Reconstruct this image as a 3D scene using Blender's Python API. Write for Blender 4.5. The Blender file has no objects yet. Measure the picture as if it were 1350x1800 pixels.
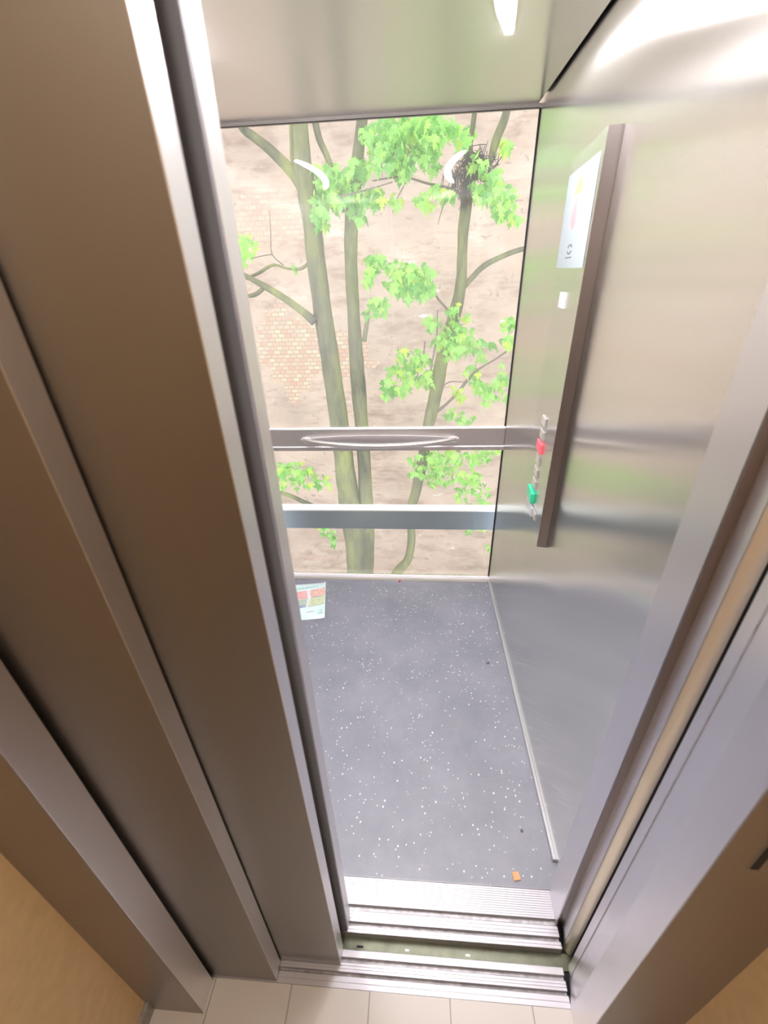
import bpy, bmesh, math, random
from mathutils import Vector, Matrix, noise as mnoise
random.seed(7)
C = bpy.context.scene.collection
PI = math.pi

# ------------------------------------------------------------------ camera
CAM_H = 1.6
FPX = 743.656
RM = [(0.9972, 0.0677, -0.0302), (0.0064, -0.4842, -0.8749), (-0.0738, 0.8723, -0.4833)]   # right, down, forward
def orth(M):
    r = Vector(M[0]).normalized(); f = Vector(M[2]); f = (f - r*r.dot(f)).normalized(); d = f.cross(r)
    return r, d, f
RR, DD, FF = orth(RM)
cam_d = bpy.data.cameras.new('camera'); cam = bpy.data.objects.new('camera', cam_d); C.objects.link(cam)
m = Matrix.Identity(4)
for i in range(3):
    m[i][0] = RR[i]; m[i][1] = -DD[i]; m[i][2] = -FF[i]
m[0][3], m[1][3], m[2][3] = 0, 0, CAM_H
cam.matrix_world = m
cam_d.sensor_fit = 'VERTICAL'; cam_d.sensor_height = 36; cam_d.sensor_width = 27
cam_d.lens = FPX/1800*36
cam_d.clip_start = 0.02; cam_d.clip_end = 200
cam_d.dof.use_dof = True; cam_d.dof.focus_distance = 2.3; cam_d.dof.aperture_fstop = 3.5
bpy.context.scene.camera = cam
def at(u, v, Y):
    """point on the vertical plane y = Y seen at photograph pixel (u, v)"""
    r = RR*((u-675)/FPX) + DD*((v-900)/FPX) + FF
    t = Y/r.y
    return Vector((r.x*t, Y, CAM_H + r.z*t))
def pxm(Y):            # metres per photo pixel near depth Y
    return Y/FPX*1.08

# ------------------------------------------------------------------ world, lights, exposure
S = bpy.context.scene
w = bpy.data.worlds.new('overcast_sky'); S.world = w; w.use_nodes = True
wn = w.node_tree.nodes; wl = w.node_tree.links
bg = wn['Background']
SKY = 2.75
tc = wn.new('ShaderNodeTexCoord'); sep = wn.new('ShaderNodeSeparateXYZ'); rmp = wn.new('ShaderNodeValToRGB')
wl.new(tc.outputs['Generated'], sep.inputs[0]); wl.new(sep.outputs['Z'], rmp.inputs[0])
rmp.color_ramp.elements[0].position = 0.0; rmp.color_ramp.elements[0].color = (0.80, 0.84, 0.90, 1)
rmp.color_ramp.elements[1].position = 0.7; rmp.color_ramp.elements[1].color = (0.95, 0.97, 1.0, 1)
wl.new(rmp.outputs[0], bg.inputs['Color']); bg.inputs['Strength'].default_value = SKY
HALL_POWER = 21.0; CAR_LAMP = 235.0
def area(name, loc, rot, size, sy, power, col):
    l = bpy.data.lights.new(name, 'AREA'); l.shape = 'RECTANGLE'; l.size = size; l.size_y = sy
    l.energy = power; l.color = col
    o = bpy.data.objects.new(name, l); C.objects.link(o); o.location = loc; o.rotation_euler = rot
    return o
area('hall_ceiling_light', (-0.05, -0.75, 2.53), (0, 0, 0), 0.3, 0.3, HALL_POWER, (1.0, 0.88, 0.74))
S.view_settings.view_transform = 'Standard'; S.view_settings.look = 'None'
S.view_settings.exposure = 0.0; S.view_settings.gamma = 1.0; S.view_settings.use_curve_mapping = False

# ------------------------------------------------------------------ materials
def mat(name):
    M = bpy.data.materials.new(name); M.use_nodes = True
    nt = M.node_tree; b = nt.nodes['Principled BSDF']
    return M, nt, b
def plain(name, col, rough=0.5, metal=0.0, spec=0.5, nscale=0, namp=0.1):
    M, nt, b = mat(name)
    b.inputs['Base Color'].default_value = (*col, 1); b.inputs['Roughness'].default_value = rough
    b.inputs['Metallic'].default_value = metal; b.inputs['Specular IOR Level'].default_value = spec
    if nscale:
        t = nt.nodes.new('ShaderNodeTexCoord'); n = nt.nodes.new('ShaderNodeTexNoise'); n.inputs['Scale'].default_value = nscale
        n.inputs['Detail'].default_value = 5
        r = nt.nodes.new('ShaderNodeValToRGB')
        r.color_ramp.elements[0].position = .3; r.color_ramp.elements[1].position = .7
        r.color_ramp.elements[0].color = (*[c*(1-namp) for c in col], 1); r.color_ramp.elements[1].color = (*[min(1, c*(1+namp)) for c in col], 1)
        nt.links.new(t.outputs['Object'], n.inputs['Vector']); nt.links.new(n.outputs[0], r.inputs[0]); nt.links.new(r.outputs[0], b.inputs['Base Color'])
    return M
def steel(name, col=(0.62, 0.60, 0.585), rough=0.22, aniso=0.75, tangent=(0, 1, 0), grain='z', warp=0.0, grainamt=0.04):
    """brushed stainless steel; tangent = the direction its reflections are drawn out in"""
    M, nt, b = mat(name)
    L = nt.links
    b.inputs['Metallic'].default_value = 1.0; b.inputs['Base Color'].default_value = (*col, 1)
    b.inputs['Roughness'].default_value = rough; b.inputs['Anisotropic'].default_value = aniso
    cx = nt.nodes.new('ShaderNodeCombineXYZ')
    for i in range(3): cx.inputs[i].default_value = tangent[i] + (.12, .12, .01)[i]*(tangent[i] == 0)   # never parallel to a face's normal
    L.new(cx.outputs[0], b.inputs['Tangent'])
    t = nt.nodes.new('ShaderNodeTexCoord'); mp = nt.nodes.new('ShaderNodeMapping')
    sc = {'x': (3, 900, 900), 'y': (900, 3, 900), 'z': (900, 900, 3)}[grain]
    mp.inputs['Scale'].default_value = sc
    L.new(t.outputs['Object'], mp.inputs['Vector'])
    n = nt.nodes.new('ShaderNodeTexNoise'); n.inputs['Scale'].default_value = 1; n.inputs['Detail'].default_value = 2
    L.new(mp.outputs[0], n.inputs['Vector'])
    mr = nt.nodes.new('ShaderNodeMapRange'); mr.inputs['To Min'].default_value = rough-grainamt; mr.inputs['To Max'].default_value = rough+grainamt
    L.new(n.outputs[0], mr.inputs['Value']); L.new(mr.outputs[0], b.inputs['Roughness'])
    if warp:
        n2 = nt.nodes.new('ShaderNodeTexNoise'); n2.inputs['Scale'].default_value = 1.6; n2.inputs['Detail'].default_value = 1
        L.new(t.outputs['Object'], n2.inputs['Vector'])
        bp = nt.nodes.new('ShaderNodeBump'); bp.inputs['Strength'].default_value = 1.0; bp.inputs['Distance'].default_value = warp
        L.new(n2.outputs[0], bp.inputs['Height']); L.new(bp.outputs[0], b.inputs['Normal'])
    return M
M_wall = steel('brushed_steel_side', (0.88, 0.87, 0.84), 0.18, 0.97, (0, 1, 0), 'z', warp=0.008, grainamt=.010)
M_back = steel('brushed_steel_rail', (0.88, 0.85, 0.87), 0.40, 0.6, (1, 0, 0), 'z')
M_ceil = steel('brushed_steel_ceiling', (0.84, 0.81, 0.79), 0.28, 0.8, (0, 1, 0), 'x', warp=0.006, grainamt=.012)
M_leaf = steel('brushed_steel_door_dimmed', (0.27, 0.255, 0.25), 0.42, 0.5, (1, 0, 0), 'z', grainamt=0.05)  # face darkened in colour to stand for the dim hall mirrored in it
M_edge = steel('brushed_steel_edge_lit', (0.86, 0.85, 0.87), 0.38, 0.5, (0, 1, 0), 'z')  # lighter copy of the door steel, for edges that catch the light
M_frame = steel('brushed_steel_frame', (0.88, 0.86, 0.90), 0.36, 0.6, (0, 1, 0), 'z')
M_front = steel('brushed_steel_frame_front_dimmed', (0.36, 0.335, 0.32), 0.42, 0.5, (1, 0, 0), 'z')  # frame steel darkened in colour, for the dim landing it mirrors
M_cop = steel('brushed_steel_panel', (0.86, 0.85, 0.83), 0.22, 0.95, (0, 1, 0), 'z', warp=0.004, grainamt=.01)
M_copside = steel('brushed_steel_side_dimmed', (0.30, 0.265, 0.26), 0.33, 0.5, (1, 0, 0), 'z')  # darker copy of the panel steel, for faces that mirror the dim hall
M_dim = plain('dark_rubber_seal', (0.17, 0.18, 0.22), 0.45, 0, 0.6)
M_alu = plain('aluminium_sill', (0.46, 0.45, 0.475), 0.42, 0.85)
M_aludark = plain('aluminium_groove', (0.40, 0.39, 0.40), 0.5, 0.8, nscale=60, namp=.3)
M_gap = plain('steel_gap_plate', (0.115, 0.12, 0.085), 0.40, 0.7, nscale=30, namp=.2)
M_black = plain('black_gap', (0.01, 0.01, 0.012), 0.8)
M_polish = plain('satin_steel_handle', (0.86, 0.83, 0.80), 0.36, 1.0)
M_white_edge = plain('white_edge_highlight', (0.90, 0.90, 0.93), 0.35, 0.0)  # plain white standing in for light caught on top edges
M_beam = plain('blue_grey_painted_steel', (0.26, 0.33, 0.40), 0.5, 0.0, nscale=4, namp=.05)
M_skirt = plain('grey_skirting', (0.55, 0.56, 0.58), 0.4, 0.5)
M_plaster_in = plain('ochre_plaster', (0.62, 0.46, 0.27), 0.75, 0, 0.3, nscale=40, namp=.06)
M_hallceil = plain('hall_ceiling_paint', (0.60, 0.56, 0.54), 0.9)

def floor_mat():
    M, nt, b = mat('speckled_rubber_floor'); L = nt.links
    t = nt.nodes.new('ShaderNodeTexCoord')
    n = nt.nodes.new('ShaderNodeTexNoise'); n.inputs['Scale'].default_value = 3.2; n.inputs['Detail'].default_value = 6; n.inputs['Roughness'].default_value = .65
    L.new(t.outputs['Object'], n.inputs['Vector'])
    r = nt.nodes.new('ShaderNodeValToRGB'); r.color_ramp.elements[0].position = .3; r.color_ramp.elements[1].position = .72
    r.color_ramp.elements[0].color = (0.20, 0.21, 0.255, 1); r.color_ramp.elements[1].color = (0.30, 0.305, 0.36, 1)
    L.new(n.outputs[0], r.inputs[0])
    cur = r.outputs[0]
    f = nt.nodes.new('ShaderNodeTexNoise'); f.inputs['Scale'].default_value = 260; f.inputs['Detail'].default_value = 2
    L.new(t.outputs['Object'], f.inputs['Vector'])
    mx0 = nt.nodes.new('ShaderNodeMix'); mx0.data_type = 'RGBA'; mx0.blend_type = 'MULTIPLY'; mx0.inputs['Factor'].default_value = .35
    L.new(cur, mx0.inputs['A']); L.new(f.outputs['Color'], mx0.inputs['B'])
    mx0.inputs['Factor'].default_value = 0.25
    cur = mx0.outputs['Result']
    # specks, clustered
    cl = nt.nodes.new('ShaderNodeTexNoise'); cl.inputs['Scale'].default_value = 7; cl.inputs['Detail'].default_value = 3
    L.new(t.outputs['Object'], cl.inputs['Vector'])
    for sc, keep, rad in ((120, .78, .22), (78, .89, .19)):
        v = nt.nodes.new('ShaderNodeTexVoronoi'); v.inputs['Scale'].default_value = sc
        mp = nt.nodes.new('ShaderNodeMapping'); mp.inputs['Scale'].default_value = (1.0, .8, 1); mp.inputs['Rotation'].default_value = (0, 0, sc)
        L.new(t.outputs['Object'], mp.inputs['Vector']); L.new(mp.outputs[0], v.inputs['Vector'])
        s = nt.nodes.new('ShaderNodeSeparateColor'); L.new(v.outputs['Color'], s.inputs[0])
        thr = nt.nodes.new('ShaderNodeMapRange'); thr.inputs['From Min'].default_value = .35; thr.inputs['From Max'].default_value = .65
        thr.inputs['To Min'].default_value = keep+.13; thr.inputs['To Max'].default_value = keep-.12
        L.new(cl.outputs[0], thr.inputs['Value'])
        g = nt.nodes.new('ShaderNodeMath'); g.operation = 'GREATER_THAN'; L.new(s.outputs[0], g.inputs[0]); L.new(thr.outputs[0], g.inputs[1])
        d = nt.nodes.new('ShaderNodeMath'); d.operation = 'LESS_THAN'; L.new(v.outputs['Distance'], d.inputs[0])
        sz = nt.nodes.new('ShaderNodeMath'); sz.operation = 'MULTIPLY'; sz.inputs[1].default_value = rad*1.4; L.new(s.outputs[1], sz.inputs[0])
        L.new(sz.outputs[0], d.inputs[1])
        a = nt.nodes.new('ShaderNodeMath'); a.operation = 'MULTIPLY'; L.new(g.outputs[0], a.inputs[0]); L.new(d.outputs[0], a.inputs[1])
        mx = nt.nodes.new('ShaderNodeMix'); mx.data_type = 'RGBA'; L.new(a.outputs[0], mx.inputs['Factor']); L.new(cur, mx.inputs['A'])
        mx.inputs['B'].default_value = (0.72, 0.74, 0.76, 1)
        cur = mx.outputs['Result']
    L.new(cur, b.inputs['Base Color'])
    b.inputs['Roughness'].default_value = 0.42; b.inputs['Specular IOR Level'].default_value = 0.55
    bp = nt.nodes.new('ShaderNodeBump'); bp.inputs['Strength'].default_value = .15; bp.inputs['Distance'].default_value = .001
    L.new(f.outputs[0], bp.inputs['Height']); L.new(bp.outputs[0], b.inputs['Normal'])
    return M
M_floor = floor_mat()

def tile_mat():
    M, nt, b = mat('beige_floor_tiles'); L = nt.links
    t = nt.nodes.new('ShaderNodeTexCoord'); mp = nt.nodes.new('ShaderNodeMapping'); mp.inputs['Location'].default_value = (0.1085, -0.147, 0)
    L.new(t.outputs['Object'], mp.inputs['Vector'])
    br = nt.nodes.new('ShaderNodeTexBrick'); br.offset = 0; br.inputs['Scale'].default_value = 1
    br.inputs['Brick Width'].default_value = .2035; br.inputs['Row Height'].default_value = .2035; br.inputs['Mortar Size'].default_value = .0016
    br.inputs['Color1'].default_value = (0.56, 0.53, 0.50, 1); br.inputs['Color2'].default_value = (0.54, 0.51, 0.48, 1); br.inputs['Mortar'].default_value = (0.27, 0.26, 0.25, 1)
    L.new(mp.outputs[0], br.inputs['Vector'])
    L.new(br.outputs[0], b.inputs['Base Color']); b.inputs['Roughness'].default_value = .45
    return M
M_tile = tile_mat()

def glass_mat():
    M = bpy.data.materials.new('window_glass'); M.use_nodes = True; nt = M.node_tree; L = nt.links
    nt.nodes.remove(nt.nodes['Principled BSDF']); out = nt.nodes['Material Output']
    fr = nt.nodes.new('ShaderNodeFresnel'); fr.inputs['IOR'].default_value = 1.5
    tr = nt.nodes.new('ShaderNodeBsdfTransparent'); tr.inputs['Color'].default_value = (.97, .98, .975, 1)
    gl = nt.nodes.new('ShaderNodeBsdfGlossy'); gl.inputs['Roughness'].default_value = 0.0
    df = nt.nodes.new('ShaderNodeBsdfDiffuse'); df.inputs['Color'].default_value = (.9, .9, .9, 1)
    tl = nt.nodes.new('ShaderNodeBsdfTranslucent'); tl.inputs['Color'].default_value = (.9, .9, .9, 1)
    mx = nt.nodes.new('ShaderNodeMixShader'); L.new(fr.outputs[0], mx.inputs[0]); L.new(tr.outputs[0], mx.inputs[1]); L.new(gl.outputs[0], mx.inputs[2])
    md = nt.nodes.new('ShaderNodeMixShader'); md.inputs[0].default_value = .6; L.new(df.outputs[0], md.inputs[1]); L.new(tl.outputs[0], md.inputs[2])
    # haze painted in as a whitish veil with dirty film, denser in places
    t = nt.nodes.new('ShaderNodeTexCoord'); n = nt.nodes.new('ShaderNodeTexNoise'); n.inputs['Scale'].default_value = 2.0; n.inputs['Detail'].default_value = 4
    L.new(t.outputs['Object'], n.inputs['Vector'])
    mr = nt.nodes.new('ShaderNodeMapRange'); mr.inputs['From Min'].default_value = .35; mr.inputs['From Max'].default_value = .7; mr.inputs['To Min'].default_value = .05; mr.inputs['To Max'].default_value = .13
    L.new(n.outputs[0], mr.inputs['Value'])
    m2 = nt.nodes.new('ShaderNodeMixShader'); L.new(mr.outputs[0], m2.inputs[0]); L.new(mx.outputs[0], m2.inputs[1]); L.new(md.outputs[0], m2.inputs[2])
    L.new(m2.outputs[0], out.inputs['Surface'])
    return M
M_glass = glass_mat()

def emit(name, col, st):
    M, nt, b = mat(name)
    b.inputs['Base Color'].default_value = (*col, 1); b.inputs['Emission Color'].default_value = (*col, 1); b.inputs['Emission Strength'].default_value = st
    return M
M_lamp = emit('led_diffuser', (1.0, 0.95, 0.98), CAR_LAMP)

# ------------------------------------------------------------------ mesh helpers
def box(bm, x0, x1, y0, y1, z0, z1):
    vs = [bm.verts.new((x, y, z)) for x in (x0, x1) for y in (y0, y1) for z in (z0, z1)]
    for f in ((0, 1, 3, 2), (4, 6, 7, 5), (0, 4, 5, 1), (2, 3, 7, 6), (0, 2, 6, 4), (1, 5, 7, 3)):
        bm.faces.new([vs[i] for i in f])
def prism_z(bm, pts, z0, z1):
    a = [bm.verts.new((x, y, z0)) for x, y in pts]; b = [bm.verts.new((x, y, z1)) for x, y in pts]
    n = len(pts)
    bm.faces.new(a[::-1]); bm.faces.new(b)
    for i in range(n): bm.faces.new((a[i], a[(i+1) % n], b[(i+1) % n], b[i]))
def prism_x(bm, pts, x0, x1):
    a = [bm.verts.new((x0, y, z)) for y, z in pts]; b = [bm.verts.new((x1, y, z)) for y, z in pts]
    n = len(pts)
    bm.faces.new(a); bm.faces.new(b[::-1])
    for i in range(n): bm.faces.new((a[(i+1) % n], a[i], b[i], b[(i+1) % n]))
def tube(bm, pts, rad, seg=10, cap=True, lump=0.0):
    pts = [Vector(p) for p in pts]; rings = []
    up = Vector((0.13, 0.97, 0.2)).normalized()
    for i, p in enumerate(pts):
        d = (pts[min(i+1, len(pts)-1)] - pts[max(i-1, 0)]).normalized()
        s = d.cross(up)
        if s.length < .05: s = d.cross(Vector((1, 0, 0)))
        s.normalize(); t = s.cross(d).normalized()
        ring = []
        for k in range(seg):
            a = 2*PI*k/seg
            q = s*math.cos(a) + t*math.sin(a)
            r = rad[i]*(1 + (lump*mnoise.noise((p + q*rad[i])*6) if lump else 0))
            ring.append(bm.verts.new(p + q*r))
        rings.append(ring)
    for a, b in zip(rings, rings[1:]):
        for k in range(seg): bm.faces.new((a[k], a[(k+1) % seg], b[(k+1) % seg], b[k]))
    if cap:
        bm.faces.new(rings[0][::-1]); bm.faces.new(rings[-1])
def spline(pts, n=6):
    P = [pts[0]] + list(pts) + [pts[-1]]; out = []
    for i in range(1, len(P)-2):
        for k in range(n):
            t = k/n
            out.append(tuple(0.5*(2*P[i][j] + (P[i+1][j]-P[i-1][j])*t + (2*P[i-1][j]-5*P[i][j]+4*P[i+1][j]-P[i+2][j])*t*t + (3*P[i][j]-P[i-1][j]-3*P[i+1][j]+P[i+2][j])*t**3) for j in range(len(pts[0]))))
    out.append(tuple(pts[-1])); return out
def obj(name, bm, m, parent=None, smooth=False, bevel=0, **props):
    bmesh.ops.recalc_face_normals(bm, faces=bm.faces)
    me = bpy.data.meshes.new(name); bm.to_mesh(me); bm.free()
    for mm in (m if isinstance(m, (list, tuple)) else [m]): me.materials.append(mm)
    if smooth:
        for p in me.polygons: p.use_smooth = True
    o = bpy.data.objects.new(name, me); C.objects.link(o)
    if parent: o.parent = parent
    if bevel:
        b = o.modifiers.new('bevel', 'BEVEL'); b.width = bevel; b.segments = 2; b.limit_method = 'ANGLE'
    for k, v in props.items(): o[k] = v
    return o
def bx(name, x0, x1, y0, y1, z0, z1, m, parent=None, bevel=0, **p):
    bm = bmesh.new(); box(bm, x0, x1, y0, y1, z0, z1); return obj(name, bm, m, parent, bevel=bevel, **p)
def thing(name, label, cat, loc=(0, 0, 0), group=None):
    o = bpy.data.objects.new(name, None); C.objects.link(o); o.location = loc; o['label'] = label; o['category'] = cat
    o.empty_display_size = .05
    if group: o['group'] = group
    return o
def adopt(parent, *kids):      # parent world-placed meshes under an empty that has a location
    for k in kids:
        k.parent = parent; k.matrix_parent_inverse = Matrix.Translation(-parent.location)
def st(o, label, cat='structure'):
    o['kind'] = 'structure'; o['label'] = label; o['category'] = cat; return o

# ================================================================== LIFT CAR
XL, XR = -0.81, 0.44
YB = 2.06; ZC = 2.13
st(bx('floor', XL, XR, 0.584, YB, -0.03, 0.0, M_floor), 'dark grey rubber lift floor with white specks', 'floor')
st(bx('wall_right', XR, XR+0.02, 0.585, YB+.02, -0.03, 2.17, M_wall), 'brushed steel right side wall of the lift car', 'wall')
st(bx('wall_left', XL-0.02, XL, 0.53, YB+.02, -0.03, 2.17, M_wall), 'brushed steel left side wall of the lift car', 'wall')
st(bx('ceiling', XL, XR-0.010, 0.50, YB, ZC, ZC+0.015, M_ceil), 'brushed steel ceiling of the lift car', 'ceiling')
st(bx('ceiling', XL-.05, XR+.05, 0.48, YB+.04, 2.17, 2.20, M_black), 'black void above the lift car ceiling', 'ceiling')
st(bx('wall_front', XL, -0.62, 0.545, 0.585, 0, ZC, M_wall), 'steel front return wall of the lift car', 'wall')
st(bx('wall_front', -0.62, XR, 0.545, 0.585, 2.06, ZC+.035, M_wall), 'steel transom above the lift car door', 'wall')

# right front column of the car: reveal, step darkened as shade, outer reveal, rounded nose
pts = [(.46, .585), (.403, .585), (.400, .508), (.417, .507), (.4105, .468)]
bm = bmesh.new(); prism_z(bm, pts + [(.412, .472), (.44, .472), (.46, .505)], 0.0, 2.12)
st(obj('trim_1', bm, M_frame), 'brushed steel front column of the lift car beside the opening', 'trim')
tr1 = bpy.data.objects['trim_1']
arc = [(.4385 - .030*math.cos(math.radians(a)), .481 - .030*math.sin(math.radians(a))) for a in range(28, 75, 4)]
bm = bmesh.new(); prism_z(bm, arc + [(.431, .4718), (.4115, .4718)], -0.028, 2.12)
obj('rounded_nose', bm, steel('satin_steel_nose_tinted', (0.95, 0.90, 0.80), .42, .3, (1, 0, 0), 'z'), tr1, smooth=False, label='rounded satin nose tinted beige as if reflecting the landing')  # same steel in a lighter beige, standing for the landing's reflection
bx('gap_shade', .4312, .4395, .4535, .4715, -.028, 2.12, M_black, tr1)  # black strip put in for the shade of the gap beside the nose
bx('shaded_step', .4002, .4168, .5045, .5068, .002, 2.12, M_copside, tr1, label='narrow step of the column, painted dark as shade')  # strip darkened in colour, standing for the dim hall mirrored there
# skirtings
sk = st(bx('baseboard_right', XR-.009, XR, 0.655, YB-.032, 0, 0.016, M_skirt, bevel=.001), 'pale grey skirting strip along the right lift wall', 'baseboard')
bs = st(bx('baseboard_back', XL, XR, YB-.040, YB, 0, 0.012, M_back, bevel=.0008), 'steel skirting ledge under the lift window', 'baseboard')
bx('top_edge', XL, XR, YB-.006, YB+.006, 0.0122, 0.0225, M_white_edge, bs, label='top edge painted white as a highlight')

# window wall
def win(name, z0, z1, label):
    o = bpy.data.objects.new(name, None); C.objects.link(o); st(o, label, 'window'); o.location = ((XL+XR)/2, YB, z0)
    a = bx('glass_pane', XL, XR-.002, YB+.006, YB+.012, z0, z1, M_glass); adopt(o, a)
    g = bmesh.new(); box(g, XR-.004, XR+.001, YB-.001, YB+.012, z0, z1); k = obj('gasket', g, M_black); adopt(o, k)
    return o
win('window_1', 0.945, 2.118, 'large clear upper window of the lift car facing the tree')
win('window_2', 0.022, 0.825, 'clear lower window of the lift car below the handle rail')
t = st(bx('trim_2', XL, XR, YB-.003, YB+.012, 2.117, 2.1299, plain('trim_grey', (.36, .34, .32), .5, .5)), 'thin steel trim along the top of the window', 'trim')
bx('shadow_groove', XL, XR-.005, YB-.0042, YB-.0025, 2.1165, 2.1185, M_black, t)
# middle rail
r_ = st(bx('trim_3', XL, XR-.001, YB-.012, YB+.02, 0.826, 0.943, M_back, bevel=.002), 'brushed steel rail across the window with the handle', 'trim')
bm = bmesh.new(); prism_x(bm, [(YB-.0125, .851), (YB-.018, .846), (YB-.018, .828), (YB-.0125, .8262)], XL, XR-.001)
obj('lower_lip', bm, M_back, r_, label='slightly projecting lower lip of the rail')
bx('top_edge', XL, XR-.001, YB-.0135, YB+.006, .9395, .9455, M_white_edge, r_, label='top edge painted white as a highlight')
# handle: a flat bow, fixed at both ends to the rail, with a dark oval recess plate behind
def handle():
    y0 = YB-.012; xm = -0.187
    T = thing('grab_handle', 'curved satin steel grab handle fixed on the steel window rail', 'handle', (xm, y0, .885))
    cl = []
    N = 28; hw = .388
    for i in range(N+1):
        s = -1+2*i/N
        cl.append((xm + s*hw, y0 - .010 - .066*(1-s*s)**.85, .889 - .012*(1-s*s)))
    bm = bmesh.new(); rings = []
    for i, p in enumerate(cl):
        s = -1+2*i/N
        a = .006 + .008*(1-s*s)**.5; bz = .008+.0075*(1-s*s)**.5
        rings.append([bm.verts.new((p[0], p[1]+a*math.cos(q), p[2]+bz*math.sin(q))) for q in [2*PI*k/14 for k in range(14)]])
    for A, B in zip(rings, rings[1:]):
        for k in range(14): bm.faces.new((A[k], A[(k+1) % 14], B[(k+1) % 14], B[k]))
    bm.faces.new(rings[0][::-1]); bm.faces.new(rings[-1])
    h = obj('grip', bm, M_polish, smooth=True)
    kids = [h]
    bm = bmesh.new(); up = [(xm+.375*math.cos(math.radians(a)), .885+.024*math.sin(math.radians(a))) for a in range(0, 360, 10)]
    A_ = [bm.verts.new((x, y0-.0022, z)) for x, z in up]; B_ = [bm.verts.new((x, y0+.001, z)) for x, z in up]
    bm.faces.new(A_); bm.faces.new(B_[::-1])
    for i in range(len(up)): bm.faces.new((A_[i], A_[(i+1) % len(up)], B_[(i+1) % len(up)], B_[i]))
    kids.append(obj('back_plate', bm, M_back, bevel=.001, label='shallow oval back plate'))
    for sg in (-1, 1):
        bm = bmesh.new(); x = xm+sg*(hw-.012)
        rings = []
        for j, (yy, rx, rz) in enumerate(((y0+.001, .03, .017), (y0-.006, .028, .015), (y0-.014, .018, .010), (y0-.018, .006, .004))):
            rings.append([bm.verts.new((x+rx*math.cos(q), yy, .884+rz*math.sin(q))) for q in [2*PI*k/16 for k in range(16)]])
        for A, B in zip(rings, rings[1:]):
            for k in range(16): bm.faces.new((A[k], A[(k+1) % 16], B[(k+1) % 16], B[k]))
        bm.faces.new(rings[-1])
        kids.append(obj('mounting_foot', bm, M_polish, smooth=True))
    adopt(T, *kids)
handle()

# car ceiling lamps: two shallow curved LED fittings
def ceiling_lamp(sign, label):
    xm = -0.187 + sign*.395
    T = thing('ceiling_lamp', label, 'ceiling lamp', (xm, 1.12, ZC), 'curved ceiling lamps')
    path = []
    N = 22
    for i in range(N+1):
        s = -1+2*i/N
        path.append((xm - sign*.040 + sign*.055*(s*s), 1.13 - s*.375, s))
    def strip(hw, z0, z1, e):
        bm = bmesh.new(); top = []; bot = []
        L_, R_ = [], []
        for x, y, s in path:
            wv = hw*max(.25, (1-abs(s)**6))**.5
            L_.append((x-wv, y)); R_.append((x+wv, y))
        prism_z(bm, L_ + R_[::-1], z0, z1)
        return bm
    a = obj('housing', strip(.026, ZC-.006, ZC, 0), M_polish)
    b = obj('diffuser', strip(.018, ZC-.012, ZC-.0055, 0), M_lamp, label='glowing white diffuser')
    adopt(T, a, b)
ceiling_lamp(1, 'glowing curved white lamp on the steel ceiling nearer the control panel')
ceiling_lamp(-1, 'glowing curved white lamp over the left side of the lift, mirrored in the glass')

# ---------------------------------------------------------------- control panel
A = Vector((.41, 1.23)); B = Vector((.4385, 1.56)); dS = (B-A).normalized(); nS = Vector((-dS.y, dS.x))   # nS faces the car
def cp(s, z, d=0.0):
    q = A + dS*s + nS*d
    return Vector((q.x, q.y, z))
def wedge_plate(name, s0, s1, z0, z1, d0, d1, m, parent=None, bevel=0, shape=None, **p):
    bm = bmesh.new()
    poly = shape or [(s0, z0), (s1, z0), (s1, z1), (s0, z1)]
    a = [bm.verts.new(cp(s, z, d0)) for s, z in poly]; b = [bm.verts.new(cp(s, z, d1)) for s, z in poly]
    n = len(poly); bm.faces.new(a); bm.faces.new(b[::-1])
    for i in range(n): bm.faces.new((a[i], a[(i+1) % n], b[(i+1) % n], b[i]))
    o = obj(name, bm, m, bevel=bevel, **p)
    if parent: adopt(parent, o)
    return o
CP = thing('control_panel', 'tall slanted steel lift control panel on the right wall', 'control panel', (.44, 1.4, .788))
bm = bmesh.new()
zt, zb = 1.873, .790
fa = [(0, zb), (.25, zb-.012), (.318, zb+.02), (.332, zb+.09), (.332, zt), (0, zt)]
va = [bm.verts.new(cp(s, z)) for s, z in fa]; vb = [bm.verts.new((XR-.0005, cp(s, z).y, z)) for s, z in fa]
bm.faces.new(va); bm.faces.new(vb[::-1])
for i in range(len(fa)):
    bm.faces.new((va[i], va[(i+1) % 6], vb[(i+1) % 6], vb[i]))
bmesh.ops.recalc_face_normals(bm, faces=bm.faces)
body = obj('panel_body', bm, M_cop, bevel=.0015); adopt(CP, body)
se = bmesh.new(); prism_z(se, [(.4105, 1.2275), (.4105, 1.2305), (XR-.0005, 1.2305), (XR-.0005, 1.2275), (XR-.0005, 1.221), (.434, 1.2215)], zb, zt)
adopt(CP, obj('side_cheek', se, M_copside, label='near side of the panel, darkened in colour as shade'))

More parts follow.
